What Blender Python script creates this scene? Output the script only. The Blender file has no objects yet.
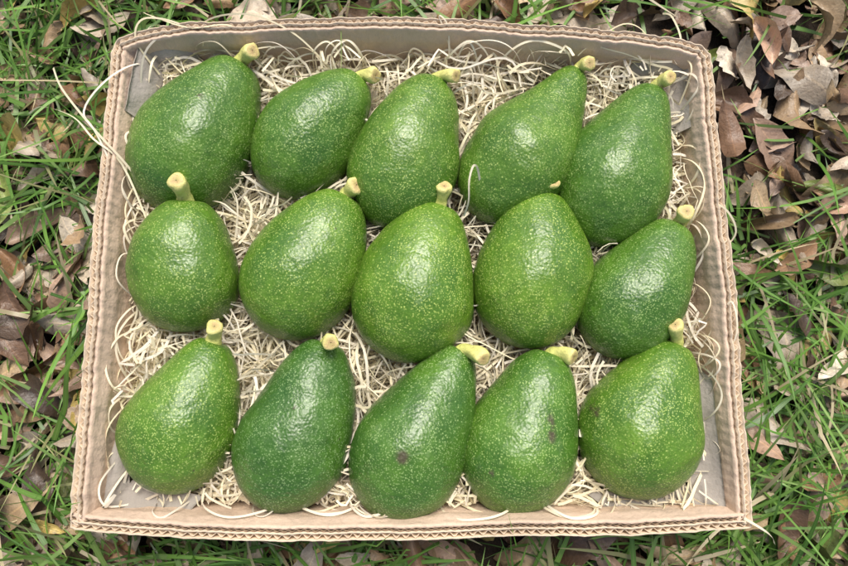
import bpy, math, random
import numpy as np
from mathutils import Vector, Matrix, noise as mnoise
rng=np.random.default_rng(7); random.seed(7)
scene=bpy.context.scene
scene.view_settings.view_transform='Standard'
scene.view_settings.look='None'; scene.view_settings.exposure=0

# ---------------------------------------------------------------- helpers
def link(o): scene.collection.objects.link(o); return o
def make_mesh(name,V,F,mats,col=None,uv=None,smooth=True,attrs=None,midx=None):
    V=np.asarray(V,dtype=np.float32); F=np.asarray(F,dtype=np.int32)
    me=bpy.data.meshes.new(name)
    k=F.shape[1]
    me.vertices.add(len(V)); me.vertices.foreach_set('co',V.ravel())
    me.loops.add(F.size); me.loops.foreach_set('vertex_index',F.ravel())
    me.polygons.add(len(F)); me.polygons.foreach_set('loop_start',np.arange(0,F.size,k,dtype=np.int32))
    try: me.polygons.foreach_set('loop_total',np.full(len(F),k,dtype=np.int32))
    except Exception: pass
    me.update(calc_edges=True)
    if smooth: me.polygons.foreach_set('use_smooth',np.ones(len(F),dtype=bool))
    if midx is not None: me.polygons.foreach_set('material_index',np.asarray(midx,dtype=np.int32))
    if col is not None:
        c=np.ones((len(V),4),dtype=np.float32); c[:,:3]=col
        a=me.color_attributes.new('col','FLOAT_COLOR','POINT'); a.data.foreach_set('color',c.ravel())
    if uv is not None:
        l=me.uv_layers.new(name='UVMap'); l.data.foreach_set('uv',np.asarray(uv,dtype=np.float32)[F.ravel()].ravel())
    if attrs:
        for n,v in attrs.items():
            a=me.attributes.new(n,'FLOAT','POINT'); a.data.foreach_set('value',np.asarray(v,dtype=np.float32).ravel())
    me.validate()
    for m in (mats if isinstance(mats,list) else [mats]): me.materials.append(m)
    return link(bpy.data.objects.new(name,me))

class NT:
    def __init__(s,name):
        s.m=bpy.data.materials.new(name); s.m.use_nodes=True
        s.t=s.m.node_tree; s.t.nodes.clear()
        s.out=s.n('ShaderNodeOutputMaterial'); s.b=s.n('ShaderNodeBsdfPrincipled')
        s.l(s.b.outputs[0],s.out.inputs['Surface'])
    def n(s,t,**k):
        x=s.t.nodes.new(t)
        for a,b in k.items(): setattr(x,a,b)
        return x
    def l(s,a,b): s.t.links.new(a,b)
    def put(s,v,inp):
        if hasattr(v,'is_output') or hasattr(v,'links'): s.l(v,inp)
        elif isinstance(v,(tuple,list)) and len(v)==3 and inp.type=='RGBA': inp.default_value=(*v,1)
        else: inp.default_value=v
    def coord(s,w='Object'): return s.n('ShaderNodeTexCoord').outputs[w]
    def noise(s,vec,scale,detail=4,rough=.55,out='Fac'):
        x=s.n('ShaderNodeTexNoise'); s.l(vec,x.inputs['Vector']); x.inputs['Scale'].default_value=scale
        x.inputs['Detail'].default_value=detail; x.inputs['Roughness'].default_value=rough
        return x.outputs[out]
    def voro(s,vec,scale,feature='F1',out='Distance',rand=1):
        x=s.n('ShaderNodeTexVoronoi'); x.feature=feature; s.l(vec,x.inputs['Vector']); x.inputs['Scale'].default_value=scale
        x.inputs['Randomness'].default_value=rand
        return x.outputs[out]
    def ramp(s,fac,stops,interp='LINEAR'):
        x=s.n('ShaderNodeValToRGB'); s.l(fac,x.inputs[0]); e=x.color_ramp.elements; x.color_ramp.interpolation=interp
        while len(e)<len(stops): e.new(.5)
        for el,(p,c) in zip(e,stops):
            el.position=p
            el.color=(c,c,c,1) if not isinstance(c,(tuple,list)) else (*c,1)
        return x.outputs[0]
    def mix(s,f,a,b,blend='MIX'):
        x=s.n('ShaderNodeMix',data_type='RGBA',blend_type=blend)
        s.put(f,x.inputs[0]); s.put(a,x.inputs[6]); s.put(b,x.inputs[7]); return x.outputs[2]
    def math(s,op,a,b=0,clamp=False):
        x=s.n('ShaderNodeMath',operation=op); x.use_clamp=clamp
        s.put(a,x.inputs[0]); s.put(b,x.inputs[1]); return x.outputs[0]
    def vmath(s,op,a,b):
        x=s.n('ShaderNodeVectorMath',operation=op); s.put(a,x.inputs[0]); s.put(b,x.inputs[1]); return x.outputs[0]
    def bump(s,h,dist,strength=1,prev=None):
        x=s.n('ShaderNodeBump'); s.l(h,x.inputs['Height']); x.inputs['Distance'].default_value=dist
        x.inputs['Strength'].default_value=strength
        if prev is not None: s.l(prev,x.inputs['Normal'])
        return x.outputs[0]
    def attr(s,name,out='Color'):
        x=s.n('ShaderNodeAttribute'); x.attribute_name=name; return x.outputs[out]

# ---------------------------------------------------------------- materials
def mat_avocado():
    N=NT('avocado_skin')
    oi=N.n('ShaderNodeObjectInfo')
    comb=N.n('ShaderNodeCombineXYZ')
    for i in range(3): N.l(N.math('MULTIPLY',oi.outputs['Random'],3.0+i*2.3),comb.inputs[i])
    v=N.vmath('ADD',N.coord(),comb.outputs[0])
    big=N.noise(v,20,2,.5); med=N.noise(v,100,3,.6)
    c=N.mix(N.ramp(big,[(.30,0.),(.68,1.)]),(.054,.144,.014),(.118,.240,.022))
    c=N.mix(N.math('MULTIPLY',N.ramp(med,[(.4,0.),(.7,1.)]),.55),c,(.036,.102,.011))
    c=N.mix(1.0,c,oi.outputs['Color'],'MULTIPLY')
    d1=N.voro(v,590); d2=N.voro(v,300)
    s1=N.ramp(d1,[(.16,1.),(.40,0.)]); s2=N.ramp(d2,[(.11,1.),(.26,0.)])
    dens=N.ramp(N.noise(v,30,2,.6),[(.36,.22),(.62,.84)])
    sp=N.math('MULTIPLY',s1,dens)
    sp=N.math('MAXIMUM',sp,N.math('MULTIPLY',s2,.84),True)
    c=N.mix(sp,c,N.mix(1.,(.42,.54,.16),oi.outputs['Color'],'MULTIPLY'))
    bl=N.attr('blem','Fac')
    bn=N.math('MULTIPLY',bl,N.ramp(med,[(.42,0.),(.56,1.)]),True)
    c=N.mix(bn,c,(.07,.045,.03))
    d3=N.voro(v,45); pin=N.math('MULTIPLY',N.ramp(d3,[(.03,1.),(.05,0.)]),N.ramp(big,[(.5,0.),(.56,1.)]))
    c=N.mix(N.math('MULTIPLY',pin,.75),c,(.05,.04,.02))
    sc=N.noise(v,60,5,.75)
    c=N.mix(N.math('MULTIPLY',N.ramp(sc,[(.58,0.),(.72,1.)]),.14),c,(.34,.40,.22))
    N.l(c,N.b.inputs['Base Color'])
    N.l(N.ramp(sc,[(.3,.26),(.7,.43)]),N.b.inputs['Roughness'])
    N.b.inputs['Specular IOR Level'].default_value=.56
    h=N.math('ADD',N.math('MULTIPLY',N.voro(v,400),.30),N.math('MULTIPLY',N.noise(v,120,2,.5),1.1))
    N.l(N.bump(h,.0019,.52),N.b.inputs['Normal'])
    return N.m
def mat_stem():
    N=NT('avocado_stem'); v=N.coord()
    c=N.mix(N.ramp(N.noise(v,260,4,.7),[(.4,0.),(.7,.6)]),N.attr('col'),(.46,.48,.13))
    c=N.mix(N.math('MULTIPLY',N.ramp(N.noise(v,500,3,.7),[(.58,0.),(.68,1.)]),.5),c,(.28,.18,.07))
    N.l(c,N.b.inputs['Base Color']); N.b.inputs['Roughness'].default_value=.55
    N.l(N.bump(N.noise(v,350,4,.7),.0012,.8),N.b.inputs['Normal']); return N.m
def mat_card(name,base,ribs=False):
    N=NT(name); v=N.coord()
    c=N.mix(N.ramp(N.noise(v,14,4,.6),[(.3,0.),(.7,1.)]),tuple(x*.86 for x in base),tuple(min(1,x*1.1) for x in base))
    m=N.n('ShaderNodeMapping'); N.l(v,m.inputs[0]); m.inputs['Scale'].default_value=(1,1,.25)
    c=N.mix(N.math('MULTIPLY',N.ramp(N.noise(m.outputs[0],900,2,.8),[(.4,0.),(.7,1.)]),.25),c,tuple(x*.65 for x in base))
    c=N.mix(N.math('MULTIPLY',N.ramp(N.noise(v,45,5,.7),[(.54,0.),(.72,1.)]),.38),c,tuple(x*.62 for x in base))
    N.l(c,N.b.inputs['Base Color']); N.b.inputs['Roughness'].default_value=.85
    N.b.inputs['Specular IOR Level'].default_value=.2
    b=N.bump(N.noise(v,55,4,.6),.004,.8)
    if ribs:
        sx=N.n('ShaderNodeSeparateXYZ'); N.l(v,sx.inputs[0])
        w=N.math('SINE',N.math('MULTIPLY',N.math('ADD',sx.outputs[0],sx.outputs[1]),800.))
        b=N.bump(w,.0005,.30,b)
    N.l(b,N.b.inputs['Normal'])
    return N.m
def two_sided(N,c,f):
    tr=N.n('ShaderNodeBsdfTranslucent'); N.l(c,tr.inputs[0])
    mx=N.n('ShaderNodeMixShader'); mx.inputs[0].default_value=f
    N.l(N.b.outputs[0],mx.inputs[1]); N.l(tr.outputs[0],mx.inputs[2]); N.l(mx.outputs[0],N.out.inputs['Surface'])
def mat_wool():
    N=NT('wood_wool_strands'); c=N.attr('col')
    N.l(c,N.b.inputs['Base Color']); N.b.inputs['Roughness'].default_value=.55
    N.b.inputs['Specular IOR Level'].default_value=.35
    two_sided(N,c,.2); return N.m
def mat_grass():
    N=NT('grass_blades'); c=N.attr('col')
    u=N.n('ShaderNodeUVMap').outputs[0]; sx=N.n('ShaderNodeSeparateXYZ'); N.l(u,sx.inputs[0])
    mid=N.ramp(N.math('ABSOLUTE',N.math('SUBTRACT',sx.outputs[0],.5)),[(.0,1.),(.16,0.)])
    c=N.mix(N.math('MULTIPLY',mid,.3),c,(.28,.42,.13))
    N.l(c,N.b.inputs['Base Color']); N.b.inputs['Roughness'].default_value=.38
    two_sided(N,c,.3); return N.m
def mat_leaf():
    N=NT('dead_leaves'); v=N.coord(); c=N.attr('col')
    u=N.n('ShaderNodeUVMap').outputs[0]; sx=N.n('ShaderNodeSeparateXYZ'); N.l(u,sx.inputs[0])
    ax=N.math('ABSOLUTE',sx.outputs[0])
    mid=N.ramp(ax,[(.02,1.),(.09,0.)])
    w=N.math('SINE',N.math('MULTIPLY',N.math('SUBTRACT',sx.outputs[1],N.math('MULTIPLY',ax,.14)),60.))
    side=N.ramp(w,[(.80,0.),(.99,1.)])
    c=N.mix(N.ramp(N.noise(v,55,4,.65),[(.35,0.),(.7,.6)]),c,N.mix(1.,c,(.48,.40,.33),'MULTIPLY'))
    c=N.mix(N.ramp(N.noise(v,200,3,.7),[(.58,0.),(.7,.55)]),c,(.05,.034,.022))
    c=N.mix(N.math('MULTIPLY',N.math('MAXIMUM',mid,N.math('MULTIPLY',side,.35)),.5),c,N.mix(1.,c,(1.7,1.6,1.4),'MULTIPLY'))
    N.l(c,N.b.inputs['Base Color']); N.b.inputs['Roughness'].default_value=.42
    N.l(N.bump(N.noise(v,220,3,.6),.0018,.6),N.b.inputs['Normal'])
    return N.m
def mat_soil():
    N=NT('ground_soil'); v=N.coord()
    c=N.mix(N.ramp(N.noise(v,60,6,.7),[(.35,0.),(.7,1.)]),(.020,.014,.010),(.075,.052,.034))
    gm=N.ramp(N.noise(v,1.3,5,.7),[(.42,0.),(.6,1.)])
    far=N.n('ShaderNodeVectorMath',operation='LENGTH'); N.l(v,far.inputs[0])
    ff=N.ramp(N.math('MULTIPLY',far.outputs['Value'],.2),[(.2,0.),(.55,1.)])
    g=N.mix(N.noise(v,25,6,.8),(.03,.06,.012),(.10,.14,.04))
    g2=N.mix(gm,N.mix(N.noise(v,18,6,.8),(.07,.045,.028),(.20,.14,.09)),g)
    c=N.mix(ff,c,g2)
    N.l(c,N.b.inputs['Base Color']); N.b.inputs['Roughness'].default_value=.95
    N.l(N.bump(N.noise(v,160,4,.7),.006,.9),N.b.inputs['Normal']); return N.m

M_av=mat_avocado(); M_st=mat_stem(); M_wool=mat_wool(); M_gr=mat_grass(); M_lf=mat_leaf(); M_so=mat_soil()
M_card=mat_card('cardboard',(.66,.50,.375),True); M_edge=mat_card('cardboard_edge',(.66,.53,.39)); M_dark=mat_card('cardboard_fluting',(.26,.185,.12))
M_grey=mat_card('grey_board',(.37,.335,.295))

# ---------------------------------------------------------------- box
def resample(P,step,closed=True):
    P=np.array(P,float); n=len(P); out=[]
    for i in range(n):
        p0,p1,p2,p3=P[(i-1)%n],P[i],P[(i+1)%n],P[(i+2)%n]
        for t in np.linspace(0,1,24,endpoint=False):
            a=2*p1; b=p2-p0; c=2*p0-5*p1+4*p2-p3; d=-p0+3*p1-3*p2+p3
            out.append(.5*(a+b*t+c*t*t+d*t**3))
    out=np.array(out); Q=np.vstack([out,out[:1]])
    s=np.concatenate([[0],np.cumsum(np.linalg.norm(np.diff(Q,axis=0),axis=1))])
    m=int(s[-1]/step); tt=np.linspace(0,s[-1],m,endpoint=False)
    return np.stack([np.interp(tt,s,Q[:,k]) for k in range(2)],1), tt
outline=[(-284,303),(-279,312),(-251,322),(-187,331),(-86,334),(-4,333),(70,329),(161,322),(216,315),(250,307),(259,299),(262,285),(262,243),(263,178),(265,106),(266,38),(265,-28),(265,-75),(264,-102),(262,-110),(252,-113),(172,-117),(93,-119),(13,-121),(-67,-122),(-147,-121),(-219,-119),(-268,-116),(-281,-114),(-285,-106),(-285,-44),(-286,21),(-286,80),(-287,160),(-286,234),(-285,282)]
O,S=resample(np.array(outline)/1000.,.0011)
tan=np.roll(O,-1,0)-np.roll(O,1,0); tan/=np.linalg.norm(tan,axis=1)[:,None]
inn=np.stack([tan[:,1],-tan[:,0]],1)
if ((O+inn*.01-O.mean(0))**2).sum()>((O-O.mean(0))**2).sum(): inn=-inn
n=len(O)
def nz(p,sc,seed): return np.array([mnoise.noise(Vector((a*sc+seed,b*sc,seed))) for a,b in p])
wob=nz(O,9,3.)*.0030+nz(O,45,9.)*.0010; topj=nz(O,14,8.)*.004+nz(O,160,2.)*.0022; wav=nz(O,26,5.)
HB=.12
def wall(name,offs,z0,z1,mat,thick,flute=None,lean=0,jit=1.,parent=None,nz_=9,crump=0,crease=0):
    base=offs+(flute if flute is not None else 0)
    zs=np.linspace(0,1,nz_)
    rings=[]
    for k,(side) in enumerate(['o','i']):
        for q in (zs if side=='o' else zs[::-1]):
            off=base+wob+lean*(1-q)+(thick if side=='i' else 0)+crump*math.sin(math.pi*q)*(.5+.5*wav)
            if crease: off=off+crease*max(0,1-abs(q-.88)/.07)*(1+wav)
            z=z0+(z1+topj*jit-z0)*q
            xy=O+inn*np.asarray(off)[...,None]*np.ones((n,1))
            rings.append(np.column_stack([xy,z*np.ones(n)]))
    R=len(rings); V=np.concatenate(rings)
    i=np.arange(n); j=(i+1)%n; F=[]
    for r in range(R):
        r2=(r+1)%R
        F.append(np.stack([r*n+i,r*n+j,r2*n+j,r2*n+i],1))
    o=make_mesh(name,V,np.concatenate(F),mat); o.parent=parent; return o
box=link(bpy.data.objects.new('cardboard_box',None))
wall('outer_liner',0,.001,HB,M_edge,.0009,parent=box,nz_=4)
fl=.0012+.0016*(1+np.sin(S*2*math.pi/.0078+nz(O,40,1.)*1.5))
wall('corrugated_fluting',0,.002,HB-.0014,M_edge,.0007,flute=fl,parent=box,nz_=2)
wall('middle_liner',.0053,.002,HB+.0004,M_edge,.0009,parent=box,nz_=2)
fl2=.0064+.0009*(1+np.sin(S*2*math.pi/.0062+1))
wall('inner_fluting',0,.002,HB-.0012,M_dark,.0006,flute=fl2,parent=box,nz_=2)
wall('inner_wall',.0089,.002,HB-.001,M_card,.0022,parent=box,lean=.014,jit=.9,nz_=34,crump=.005,crease=.0012)
c0=O.mean(0); ins=O+inn*.011
V=np.vstack([np.column_stack([ins,np.full(n,.004)]),[[c0[0],c0[1],.004]]])
F=np.array([[i,(i+1)%n,n] for i in range(n)]); o=make_mesh('floor_panel',V,F,M_card,smooth=False); o.parent=box
def flap(name,pts,mat,thick=.0014,curl=.004):
    A,B,C,D=[np.array(p)/1000. for p in pts]; G=14; V=[]
    for sgn in (0,1):
        for a in np.linspace(0,1,G):
            for b in np.linspace(0,1,G):
                p=A*(1-a)*(1-b)+B*a*(1-b)+C*a*b+D*(1-a)*b
                nrm=np.cross(B-A,D-A); nrm/=np.linalg.norm(nrm)
                p=p+nrm*(curl*math.sin(math.pi*a)*math.sin(math.pi*b)+.0018*mnoise.noise(Vector(p*60))-sgn*thick)
                V.append(p)
    F=[]
    for s in (0,1):
        for a in range(G-1):
            for b in range(G-1):
                k=s*G*G+a*G+b; F.append((k,k+G,k+G+1,k+1) if s==0 else (k,k+1,k+G+1,k+G))
    edge=[(a,0) for a in range(G-1)]+[(G-1,b) for b in range(G-1)]+[(a,G-1) for a in range(G-1,0,-1)]+[(0,b) for b in range(G-1,0,-1)]
    for q in range(len(edge)):
        a,b=edge[q]; c,d=edge[(q+1)%len(edge)]
        F.append((a*G+b,c*G+d,G*G+c*G+d,G*G+a*G+b))
    o=make_mesh(name,V,F,mat); o.parent=box
flap('corner_flap_far_left',[(-256,240,80),(-246,300,84),(-264,312,113),(-271,246,113)],M_grey)
flap('corner_flap_far_left_b',[(-254,296,80),(-210,308,78),(-224,319,109),(-266,310,112)],M_grey)
flap('corner_flap_far_right',[(190,294,80),(236,282,84),(249,301,112),(205,308,108)],M_grey)
flap('corner_flap_far_right_b',[(232,232,82),(234,288,84),(250,298,110),(251,236,106)],M_grey)
flap('corner_flap_near_right',[(226,-94,88),(234,26,86),(250,4,98),(251,-100,102)],M_grey)
flap('corner_flap_near_right_b',[(140,-92,82),(230,-84,88),(250,-104,102),(160,-107,90)],M_grey)
flap('corner_flap_near_left',[(-250,-80,88),(-190,-94,84),(-200,-107,90),(-269,-105,98)],M_grey)
flap('corner_flap_near_left_b',[(-254,-92,84),(-258,-36,84),(-272,-50,94),(-272,-100,98)],M_grey)

# ---------------------------------------------------------------- avocados
AV=[((-173,306),(-251,163),(-158,304,114),111,.15,(.82,.86,.9),.093),
    ((-59,291),(-149,183),(-45,283,107),92,.13,(.85,.89,.9),.093),
    ((11,290),(-40,145),(29,280,112),102,.14,(1.,.98,.9),.093),
    ((148,299),(51,154),(153,294,110),101,.38,(.95,.95,.9),.093),
    ((219,281),(150,130),(226,279,112),103,.28,(.84,.89,.95),.093),
    ((-213,167),(-217,48),(-212,173,133),98,.07,(1.,.98,.9),.105),
    ((-70,175),(-140,46),(-60,176,112),106,.14,(1.04,1.02,.9),.093),
    ((15,166),(-27,22),(18,175,112),112,.16,(1.16,1.10,.9),.093),
    ((109,178),(90,33),(115,179,114),105,.12,(1.14,1.08,.9),.093),
    ((232,147),(158,29),(231,151,114),93,.16,(.78,.85,.9),.093),
    ((-184,42),(-232,-89),(-180,50,110),98,.20,(1.,1.,.9),.093),
    ((-84,41),(-134,-106),(-77,35,128),99,.14,(.62,.72,.95),.093),
    ((35,35),(-41,-110),(50,22,118),101,.27,(.72,.80,.95),.093),
    ((113,32),(63,-108),(128,24,108),99,.16,(.86,.92,.95),.093),
    ((223,40),(165,-92),(213,51,117),107,.22,(1.04,1.02,.9),.093)]
BLEM=[((103,-35),4,12),((-17,-56),5,6),((144,-20),3,7),((-196,250),3,3),((54,-70),3,3),((-105,-20),2.5,4)]
ELL=[]
def make_avocado(idx,Sx,Bx,T,w,neck,tone,zS):
    zB=.080
    Sv=Vector((Sx[0]/1000,Sx[1]/1000,zS)); Bv=Vector((Bx[0]/1000,Bx[1]/1000,zB))
    L=(Sv-Bv).length; ax=(Sv-Bv).normalized(); r=w/2000.
    zc=Vector((0,0,1)); side=zc.cross(ax).normalized(); up=ax.cross(side).normalized()
    R=Matrix((side,up,ax)).transposed()
    C=(Sv+Bv)/2
    M=Matrix.Translation(C)@R.to_4x4()
    NU,NV=110,130
    prm=np.linspace(0,math.pi,NU+1)
    um=.42-.05*neck
    sx=-np.cos(prm)
    u=(sx+1)/2
    uu=np.where(u<.5,u*2*um,um+(u-.5)*2*(1-um))
    x=np.where(uu<um,(um-uu)/um,(uu-um)/(1-um))
    f=np.sqrt(np.clip(1-x**2.12,0,1))*np.where(uu>um,1-neck*np.sin(np.clip(x,0,1)*math.pi*.62)**1.6,1)
    zloc=(uu-.5)*L - .0034*np.exp(-((1-uu)/.022)**2)
    ph=np.linspace(0,2*math.pi,NV,endpoint=False)
    seed=idx*3.7+1
    flat=.93+random.random()*.05
    bend=(random.random()-.5)*.16
    V=[]
    for i in range(NU+1):
        bx=bend*r*math.sin(math.pi*min(1,max(0,x[i])))*(1 if uu[i]>um else 0)
        for p in ph: V.append((f[i]*r*math.cos(p)+bx*.6, f[i]*r*flat*math.sin(p), zloc[i]))
    V=np.array(V)
    d=np.array([mnoise.noise(Vector((a*20+seed,b*20,c*20)))*.0042+mnoise.noise(Vector((a*65,b*65+seed,c*65)))*.0008 for a,b,c in V])
    V[:,:2]*= (1+d[:,None]/r)
    ii,jj=np.meshgrid(np.arange(NU),np.arange(NV),indexing='ij'); j2=(jj+1)%NV
    F=np.stack([ii*NV+jj,ii*NV+j2,(ii+1)*NV+j2,(ii+1)*NV+jj],-1).reshape(-1,4)
    Wd=np.array(R)@V.T; Wd=Wd.T+np.array(C)
    bl=np.zeros(len(V))
    for (bx,by),rx,ry in BLEM:
        q=((Wd[:,0]*1000-bx)/rx)**2+((Wd[:,1]*1000-by)/ry)**2
        bl=np.maximum(bl,np.clip(1.4-q,0,1)*.85*(Wd[:,2]>.09))
    o=make_mesh('avocado',V,F,M_av,attrs={'blem':bl})
    o.matrix_world=M; o.color=(*tone,1)
    Minv=M.inverted()
    Tv=Vector([t/1000 for t in T])
    P0=Sv-ax*.011+Vector((0,0,.002)); P1=Sv+ax*.001+Vector((0,0,.003)); P2=Tv
    NS=14; NR=20
    rs=random.uniform(1.2,1.45)
    V=[];col=[]
    for i in range(NS+1):
        t=i/NS
        p=P0*(1-t)**2+P1*2*t*(1-t)+P2*t*t
        tg=((P1-P0)*(1-t)+(P2-P1)*t).normalized()
        a=tg.cross(Vector((.3,.2,1))).normalized(); b=tg.cross(a)
        rad=(.0064-.0020*math.sin(min(1,t/.7)*math.pi*.5)+.0014*max(0,(t-.6)/.4))*rs
        if i==NS: rad*=.90
        for k in range(NR):
            an=k/NR*2*math.pi
            rr=rad*(1+.20*mnoise.noise(Vector((math.cos(an)*1.6+seed,math.sin(an)*1.6,t*4)))+.06*math.cos(3*an+seed))
            V.append(p+(a*math.cos(an)+b*math.sin(an))*rr)
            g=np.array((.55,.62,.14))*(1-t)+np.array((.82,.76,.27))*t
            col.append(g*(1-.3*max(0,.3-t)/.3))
    for k in range(NR):
        V.append(P2+tg*.0010+(V[NS*NR+k]-P2)*.72); col.append((.70,.52,.23))
    for k in range(NR):
        V.append(P2+tg*.0002+(V[NS*NR+k]-P2)*.06); col.append((.36,.24,.11))
    F=[]
    for i in range(NS+2):
        for k in range(NR):
            k2=(k+1)%NR; F.append((i*NR+k,i*NR+k2,(i+1)*NR+k2,(i+1)*NR+k))
    V=[Minv@v for v in V]
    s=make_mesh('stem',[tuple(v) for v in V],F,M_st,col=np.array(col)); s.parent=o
    ELL.append((np.array(C)-np.array(ax)*L*.06,np.array(R),r*1.0,r*flat,L*.5*1.02))
for k,a in enumerate(AV): make_avocado(k,*a)

# ---------------------------------------------------------------- wood wool
def ribbons(P,width,tw0,twr):
    nn,m,_=P.shape
    T=np.gradient(P,axis=1); T/=np.linalg.norm(T,axis=2)[...,None]+1e-9
    upv=np.array([0,0,1.]); Sd=np.cross(T,upv); Sd/=np.linalg.norm(Sd,axis=2)[...,None]+1e-9
    Up=np.cross(Sd,T)
    ang=tw0[:,None]+twr[:,None]*np.linspace(0,1,m)[None]
    D=Sd*np.cos(ang)[...,None]+Up*np.sin(ang)[...,None]
    wd=(width[:,None]*np.ones((1,m)))[...,None]*.5
    V=np.stack([P-D*wd,P+D*wd],2).reshape(-1,3)
    b=(np.arange(nn)*m*2)[:,None]; k=np.arange(m-1)[None]*2
    F=np.stack([b+k,b+k+1,b+k+3,b+k+2],-1).reshape(-1,4)
    return V,F
def walk(nn,m,step,x0,y0,curv=.22):
    th=rng.uniform(0,2*math.pi,nn)[:,None]
    k0=rng.normal(0,curv*.5,nn)[:,None]; ph=rng.uniform(0,6.28,nn)[:,None]; am=rng.uniform(.1,.9,nn)[:,None]*curv*1.4; fr=rng.uniform(.15,.7,nn)[:,None]
    i=np.arange(m)[None]
    dth=k0+am*np.sin(i*fr+ph)+rng.normal(0,.10,(nn,m))
    th=th+np.cumsum(dth,1)
    x=x0[:,None]+np.cumsum(np.cos(th)*step[:,None],1); y=y0[:,None]+np.cumsum(np.sin(th)*step[:,None],1)
    return x,y
def wool_cols(nn,m):
    base=np.array([.91,.82,.62]); t=rng.uniform(0,1,(nn,1))
    c=base*(.78+.28*rng.uniform(0,1,(nn,1)))+(t-.5)*np.array([.03,.0,-.12])
    return np.repeat(np.clip(c,0.05,.94),m*2,axis=0)
def inside(P):
    hit=np.zeros(P.shape[:2],bool); over=np.zeros(P.shape[:2],bool)
    for c,R,rx,ry,rz in ELL:
        l=np.sqrt((((P-c)@R/np.array([rx,ry,rz]))**2).sum(-1)); hit|=l<.86
        over|=(l<1.15)&(P[...,2]>.098)
    thin=(rng.uniform(0,1,P.shape[0])<.70)[:,None]
    X_,Y_=P[...,0],P[...,1]
    cor=((X_>.228)&(Y_<.010))|((X_<-.248)&(Y_<-.050))|((X_<-.248)&(Y_>.255))|((X_>.234)&(Y_>.25))
    return hit|over|(cor&thin)
VW=[];FW=[];CW=[];off=0
def add(P,width,tw,twr,bad=None):
    global off
    V,F=ribbons(P,width,tw,twr)
    if bad is not None:
        bb=(bad[:,:-1]|bad[:,1:]).reshape(-1); F=F[~bb]
    VW.append(V);FW.append(F+off);CW.append(wool_cols(P.shape[0],P.shape[1])); off+=len(V)
x1,x2,y1,y2=-.265,.245,-.1010,.312
def bed(nn,m,zlo,zhi,edge=0,wid=(.0010,.0026)):
    x0=rng.uniform(x1-.02,x2+.02,nn); y0=rng.uniform(y1-.02,y2+.02,nn)
    if edge:
        sd=rng.integers(0,4,nn); e=rng.uniform(0,.035,nn)
        x0=np.where(sd==0,x1+e,np.where(sd==1,x2-e,x0)); y0=np.where(sd==2,y1+e,np.where(sd==3,y2-e,y0))
    st=rng.uniform(.0035,.0078,nn)
    x,y=walk(nn,m,st,x0,y0)
    def fold(a,lo,hi):
        s=hi-lo; t=np.mod(a-lo,2*s); return lo+np.where(t>s,2*s-t,t)
    x=fold(x,x1,x2); y=fold(y,y1,y2)
    z=rng.uniform(zlo,zhi,nn)[:,None]+.009*np.sin(np.arange(m)[None]*rng.uniform(.1,.5,nn)[:,None]+rng.uniform(0,6.28,nn)[:,None])
    P=np.stack([x,y,z],-1); P[...,2]=np.maximum(P[...,2],.008)
    add(P,rng.uniform(*wid,nn),rng.uniform(-.8,.8,nn),rng.normal(0,2.2,nn),inside(P))
bed(900,24,.024,.044); bed(2000,24,.042,.064); bed(1700,24,.058,.083)
bed(1000,22,.060,.092,1); bed(380,20,.082,.104,1)
def stray(pts,w=.0017):
    P=np.array(pts)/1000.; m=26; s=np.linspace(0,len(P)-1,m); out=np.zeros((m,3))
    for q,t in enumerate(s):
        i=min(int(t),len(P)-2); f=t-i
        p0=P[max(i-1,0)];p1=P[i];p2=P[i+1];p3=P[min(i+2,len(P)-1)]
        out[q]=.5*(2*p1+(p2-p0)*f+(2*p0-5*p1+4*p2-p3)*f*f+(-p0+3*p1-3*p2+p3)*f**3)
    add(out[None],np.array([w]),rng.uniform(-.3,.3,1),rng.normal(0,.8,1))
stray([(-240,150,70),(-262,190,112),(-290,222,126),(-325,262,120),(-341,288,112)],.002)
stray([(-250,140,90),(-270,195,112),(-291,214,124),(-318,240,112),(-352,254,104),(-368,250,98)],.0018)
stray([(-255,300,80),(-264,292,112),(-284,268,126),(-302,240,124),(-287,216,124),(-264,150,90)],.0016)
stray([(-205,316,100),(-222,326,120),(-255,330,124),(-264,312,118),(-250,290,96)],.0017)
stray([(-150,312,90),(-176,326,118),(-214,322,122),(-250,334,122),(-262,344,112)],.0017)
stray([(-90,300,90),(-120,320,116),(-160,334,124),(-200,330,120),(-206,312,108)],.0015)
stray([(-200,312,92),(-214,322,112),(-238,318,118),(-256,300,116),(-262,270,104),(-258,250,90)],.0018)
stray([(30,306,85),(20,322,112),(14,334,122),(22,326,118),(24,306,96)],.0015)
stray([(130,306,85),(160,318,108),(184,326,122),(205,318,116),(214,300,96)],.0015)
stray([(215,300,90),(238,300,108),(246,286,112),(242,262,90)],.0016)
stray([(250,120,84),(256,112,110),(259,90,116),(252,64,108),(246,50,88)],.0016)
stray([(246,30,84),(252,52,108),(260,70,122),(262,40,120),(250,10,90)],.0016)
stray([(244,150,84),(252,160,108),(262,150,122),(268,128,122),(256,112,100)],.0016)
stray([(52,172,104),(47,186,124),(42,184,138),(38,170,142),(38,155,132),(35,146,116)],.0019)
stray([(236,-95,80),(252,-102,110),(268,-112,124),(284,-122,108),(292,-130,96)],.0022)
stray([(-240,-98,84),(-262,-98,106),(-268,-80,108),(-262,-60,88)],.0016)
stray([(-260,-10,84),(-266,0,106),(-272,20,108),(-268,40,100),(-262,48,86)],.0016)
stray([(-100,-108,80),(-70,-110,92),(-30,-112,96),(10,-110,92),(30,-106,80)],.0018)
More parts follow.
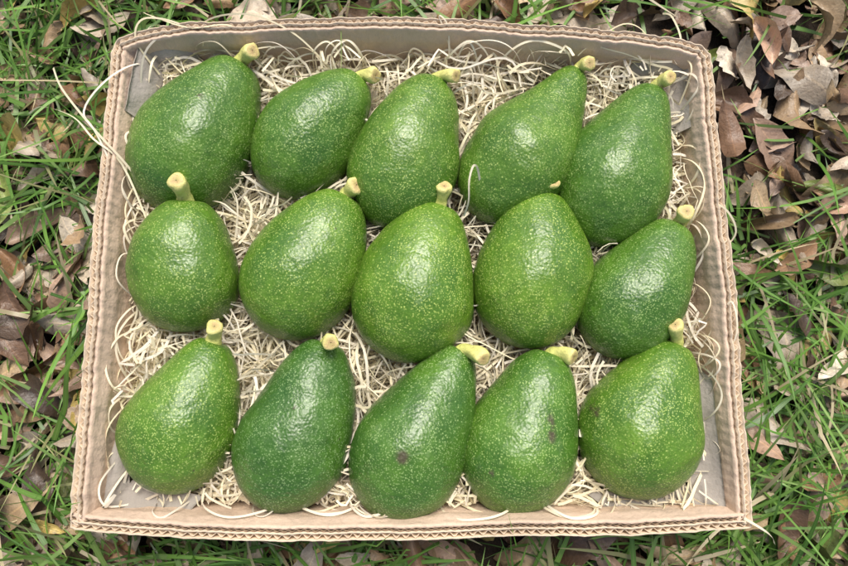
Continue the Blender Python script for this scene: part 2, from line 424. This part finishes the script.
for q in range(130):
    sd=rng.integers(0,4); a=rng.uniform(0,1); zt=rng.uniform(86,116)
    if sd==0: b=np.array([-264,-95+390*a]); dn=np.array([-1,0])
    elif sd==1: b=np.array([245,-90+380*a]); dn=np.array([1,0])
    elif sd==2: b=np.array([-250+480*a,309]); dn=np.array([0,1])
    else: b=np.array([-250+480*a,-101]); dn=np.array([0,-1])
    tn=np.array([-dn[1],dn[0]])*rng.choice([-1,1]); L=rng.uniform(14,60)
    pts=[(*(b-dn*7),66),(*(b+tn*L*.3),zt-10),(*(b+dn*5+tn*L*.7),zt),(*(b+dn*1+tn*L*1.2+rng.normal(0,2,2)),zt-8),(*(b-dn*4+tn*L*1.4),70)]
    stray(pts,rng.uniform(.0012,.0021))
make_mesh('wood_wool',np.concatenate(VW),np.concatenate(FW),M_wool,col=np.concatenate(CW))

# ---------------------------------------------------------------- ground
a=np.concatenate([np.linspace(-1.2,1.2,241)])
g=1.2*np.geomspace(1.06,170,46); cs=np.concatenate([-g[::-1],a,g]); m=len(cs)
X,Y=np.meshgrid(cs,cs,indexing='ij')
Z=np.zeros_like(X)
for i in range(m):
    for j in range(m):
        x,y=X[i,j],Y[i,j]
        if abs(x)<1.3 and abs(y)<1.3: Z[i,j]=-.004+.006*mnoise.noise(Vector((x*9,y*9,0)))+.004*mnoise.noise(Vector((x*35,y*35,3)))-.003
        else: Z[i,j]=-.006+.02*mnoise.noise(Vector((x*.7,y*.7,1)))*min(1,(max(abs(x),abs(y))-1.3))
inb=(X>-.31)&(X<.29)&(Y>-.15)&(Y<.36); Z=np.where(inb,np.minimum(Z,-.003),Z)
ii,jj=np.meshgrid(np.arange(m-1),np.arange(m-1),indexing='ij')
F=np.stack([ii*m+jj,(ii+1)*m+jj,(ii+1)*m+jj+1,ii*m+jj+1],-1).reshape(-1,4)
make_mesh('ground',np.stack([X,Y,Z],-1).reshape(-1,3),F,M_so)

bx1,bx2,by1,by2=-.290,.270,-.125,.338
def outbox(P,zmax=.124,mrg=.002):
    x,y,z=P[...,0],P[...,1],P[...,2]
    ins_=(x>bx1-mrg)&(x<bx2+mrg)&(y>by1-mrg)&(y<by2+mrg)&(z<zmax)
    d=np.stack([x-(bx1-mrg),(bx2+mrg)-x,y-(by1-mrg),(by2+mrg)-y],-1); k=d.argmin(-1)
    x=np.where(ins_&(k==0),bx1-mrg,x); x=np.where(ins_&(k==1),bx2+mrg,x)
    y=np.where(ins_&(k==2),by1-mrg,y); y=np.where(ins_&(k==3),by2+mrg,y)
    return np.stack([x,y,z],-1)
def leaves(nn,xr,yr,zr,smin=.035,smax=.085,ring=None,bright=1.):
    x=rng.uniform(*xr,nn); y=rng.uniform(*yr,nn)
    keep=~((x>bx1-.012)&(x<bx2+.012)&(y>by1-.012)&(y<by2+.012))
    if ring: keep&=~((abs(x)<ring)&(abs(y-.1)<ring))
    x,y=x[keep],y[keep]; nn=len(x)
    NL,NW=11,5
    t=np.linspace(0,1,NL+1); s=np.linspace(-1,1,NW)
    L=rng.uniform(smin,smax,nn); W=L*rng.uniform(.15,.27,nn)
    pk=rng.uniform(.75,1.15,nn)
    prof=np.sin(math.pi*t[None]**pk[:,None]); prof=np.clip(prof,0,1)**.62; prof=np.maximum(prof,.03)
    lx=(t[None]-.5)*L[:,None]
    lx=np.repeat(lx[:,:,None],NW,2); ly=W[:,None,None]*prof[:,:,None]*s[None,None]
    ly=ly*(1+.06*rng.normal(0,1,(nn,NL+1,NW)))
    fold=rng.uniform(-.5,1.3,nn); curl=rng.normal(0,1.,nn)*.24; twist=rng.normal(0,.6,nn)
    lz=fold[:,None,None]*np.abs(ly)**1.5/np.sqrt(W[:,None,None])*.9+curl[:,None,None]*L[:,None,None]*((t[None,:,None]-.5)*2)**2*.9
    lz=lz+rng.normal(0,.0011,(nn,NL+1,NW))+ly*np.sin(twist[:,None]*(t[None]-.5)*4)[:,:,None]*.8
    ly=ly*(1-.25*np.abs(fold)[:,None,None])
    ly=ly+(rng.normal(0,.12,nn)*L)[:,None,None]*(((t-.5)*2)**2)[None,:,None]
    P=np.stack([lx,ly,lz],-1)
    ya=rng.uniform(0,6.283,nn); pa=rng.normal(0,.24,nn); ra=rng.normal(0,.34,nn)+np.where(rng.uniform(0,1,nn)<.4,math.pi,0)
    def rot(ax,a):
        c,s_=np.cos(a),np.sin(a); o=np.zeros_like(a); l=np.ones_like(a)
        M={'x':[[l,o,o],[o,c,-s_],[o,s_,c]],'y':[[c,o,s_],[o,l,o],[-s_,o,c]],'z':[[c,-s_,o],[s_,c,o],[o,o,l]]}[ax]
        return np.array(M).transpose(2,0,1)
    R=rot('z',ya)@rot('y',pa)@rot('x',ra)
    P=np.einsum('nij,nabj->nabi',R,P)
    z=rng.uniform(*zr,nn)
    P[...,0]+=x[:,None,None];P[...,1]+=y[:,None,None];P[...,2]+=z[:,None,None]
    mn=P[...,2].min((1,2)); P[...,2]+=np.maximum(0,-.002-mn)[:,None,None]
    P=outbox(P)
    pal=np.array([[.36,.25,.145],[.48,.36,.22],[.28,.165,.09],[.50,.42,.32],[.38,.27,.20],[.18,.11,.07],[.09,.06,.04],[.42,.36,.28],[.56,.43,.15],[.21,.27,.07],[.46,.31,.22],[.62,.55,.44]])
    pr=np.array([.14,.13,.12,.11,.11,.11,.06,.09,.06,.05,.07,.06]); ci=rng.choice(len(pal),nn,p=pr/pr.sum())
    c=pal[ci]*rng.uniform(.7,1.2,(nn,1))*bright; col=np.repeat(c,(NL+1)*NW,0)
    uv=np.stack(np.broadcast_arrays(s[None,None,:],t[None,:,None]+np.zeros((nn,1,1))),-1).reshape(-1,2)
    b=(np.arange(nn)*(NL+1)*NW)[:,None,None]; i=np.arange(NL)[None,:,None]; j=np.arange(NW-1)[None,None,:]
    k=b+i*NW+j; F=np.stack([k,k+NW,k+NW+1,k+1],-1).reshape(-1,4)
    return P.reshape(-1,3),F,col,uv
def merge(parts):
    V=[];F=[];C=[];U=[];o=0
    for v,f,c,u in parts: V.append(v);F.append(f+o);C.append(c);U.append(u);o+=len(v)
    return np.concatenate(V),np.concatenate(F),np.concatenate(C),np.concatenate(U)
V,F,C,U=merge([leaves(2600,(-.8,.8),(-.5,.8),(.001,.012),bright=.85),leaves(1700,(-.8,.8),(-.5,.8),(.012,.038),.030,.074,bright=1.12),leaves(2500,(-2.6,2.6),(-2.4,2.8),(.0,.012),.04,.09,ring=.72),leaves(2600,(-.8,.8),(-.5,.8),(.002,.018),.008,.026)])
make_mesh('fallen_leaves',V,F,M_lf,col=C,uv=U)

# ---------------------------------------------------------------- grass
CL=[(-.43,.37,.16,.8),(-.40,.26,.10,.4),(-.41,-.10,.14,.9),(.39,.02,.11,.8),(.38,-.10,.13,.8),(0.,.42,.14,.4),(-.15,-.17,.14,.8),(.20,-.18,.14,.6),(.42,.33,.10,-.4),(-.42,.09,.10,-.4),(.40,.22,.10,-.3)]
def grass(nn,xr,yr,ring=None,hmin=.03,hmax=.11,wmin=.0014,wmax=.0034,bias=.12,straight=1.,zl=.024):
    x=rng.uniform(*xr,nn*4); y=rng.uniform(*yr,nn*4)
    nzv=np.array([mnoise.noise(Vector((a*5.5+4,b*5.5,2)))*.5+mnoise.noise(Vector((a*17,b*17,7)))*.8 for a,b in zip(x,y)])
    for cx,cy,cr,cw in CL: nzv=nzv+cw*.55*np.exp(-((x-cx)**2+(y-cy)**2)/cr**2)
    pr=np.clip(bias+nzv*1.5,.04,1)
    keep=(rng.uniform(0,1,nn*4)<pr)&~((x>bx1)&(x<bx2)&(y>by1)&(y<by2))
    if ring: keep&=~((abs(x)<ring)&(abs(y-.1)<ring))
    x,y=x[keep][:nn],y[keep][:nn]; nn=len(x)
    m=8; t=np.linspace(0,1,m)[None]
    H=rng.uniform(hmin,hmax,nn)[:,None]; th=rng.uniform(0,6.283,nn)[:,None]
    th=th*.7+np.array([mnoise.noise(Vector((a*6,b*6,11)))*7 for a,b in zip(x,y)])[:,None]
    lean=rng.uniform(.45,1.4,nn)[:,None]; bend=rng.uniform(.0,1.0,nn)[:,None]*straight
    an=lean+bend*t
    dr=np.cumsum(np.sin(an),1)*H/m; dz=np.cumsum(np.cos(an),1)*H/m
    th2=th+rng.normal(0,.32,nn)[:,None]*t*straight
    P=np.stack([x[:,None]+dr*np.cos(th2),y[:,None]+dr*np.sin(th2),-.004+dz],-1)
    P[...,2]=np.maximum(P[...,2],.003+rng.uniform(0,zl,nn)[:,None])
    P=outbox(P,mrg=.003)
    T=np.gradient(P,axis=1); T/=np.linalg.norm(T,axis=2)[...,None]+1e-9
    Sd=np.stack([-np.sin(th2),np.cos(th2),np.zeros_like(th2)],-1)
    tw=rng.normal(0,.5,nn)[:,None]+rng.normal(0,.7,nn)[:,None]*t
    Up=np.cross(Sd,T); D=Sd*np.cos(tw)[...,None]+Up*np.sin(tw)[...,None]
    w=(rng.uniform(wmin,wmax,nn)[:,None]*(1-t**2.2)**.8+.00012)[...,None]*.5
    V=np.stack([P-D*w,P+D*w],2).reshape(-1,3)
    b=(np.arange(nn)*m*2)[:,None]; k=np.arange(m-1)[None]*2
    F=np.stack([b+k,b+k+1,b+k+3,b+k+2],-1).reshape(-1,4)
    pal=np.array([[.13,.29,.045],[.20,.39,.07],[.08,.19,.035],[.27,.43,.12],[.40,.39,.18],[.58,.48,.30]])
    ci=rng.choice(6,nn,p=[.26,.30,.14,.17,.06,.07]); c=pal[ci]*rng.uniform(.75,1.2,(nn,1))
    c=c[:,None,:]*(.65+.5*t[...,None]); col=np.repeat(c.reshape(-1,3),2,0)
    uv=np.stack([np.tile([0,1],nn*m),np.repeat(np.tile(t[0],nn),2)],1)
    return V,F,col,uv
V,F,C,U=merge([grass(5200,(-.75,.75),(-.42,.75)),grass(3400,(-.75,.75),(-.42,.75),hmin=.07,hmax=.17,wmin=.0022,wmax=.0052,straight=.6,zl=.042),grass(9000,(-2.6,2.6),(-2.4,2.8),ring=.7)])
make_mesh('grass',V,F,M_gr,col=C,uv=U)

# ---------------------------------------------------------------- light
az=math.radians(10); el=math.radians(62)
w=bpy.data.worlds.new('World'); scene.world=w; w.use_nodes=True
t=w.node_tree; t.nodes.clear()
sky=t.nodes.new('ShaderNodeTexSky'); sky.sky_type='NISHITA'; sky.sun_disc=False
sky.sun_elevation=el; sky.sun_rotation=az
sky.air_density=1.; sky.dust_density=4.5; sky.ozone_density=.4
bg=t.nodes.new('ShaderNodeBackground'); bg.inputs[1].default_value=.15
ow=t.nodes.new('ShaderNodeOutputWorld'); t.links.new(sky.outputs[0],bg.inputs[0]); t.links.new(bg.outputs[0],ow.inputs[0])
sd=bpy.data.lights.new('sun','SUN'); sd.energy=3.4; sd.angle=math.radians(30); sd.color=(1,.965,.90)
so=link(bpy.data.objects.new('sun',sd))
dirv=Vector((math.sin(az)*math.cos(el),math.cos(az)*math.cos(el),math.sin(el)))
so.rotation_euler=dirv.to_track_quat('Z','Y').to_euler(); so.location=dirv*5

cd=bpy.data.cameras.new('camera'); cd.lens=26; cd.sensor_width=36; cd.clip_start=.01; cd.clip_end=1000
co=link(bpy.data.objects.new('camera',cd)); co.location=(0,0,.635); co.rotation_euler=(math.radians(9.5),0,0)
scene.camera=co
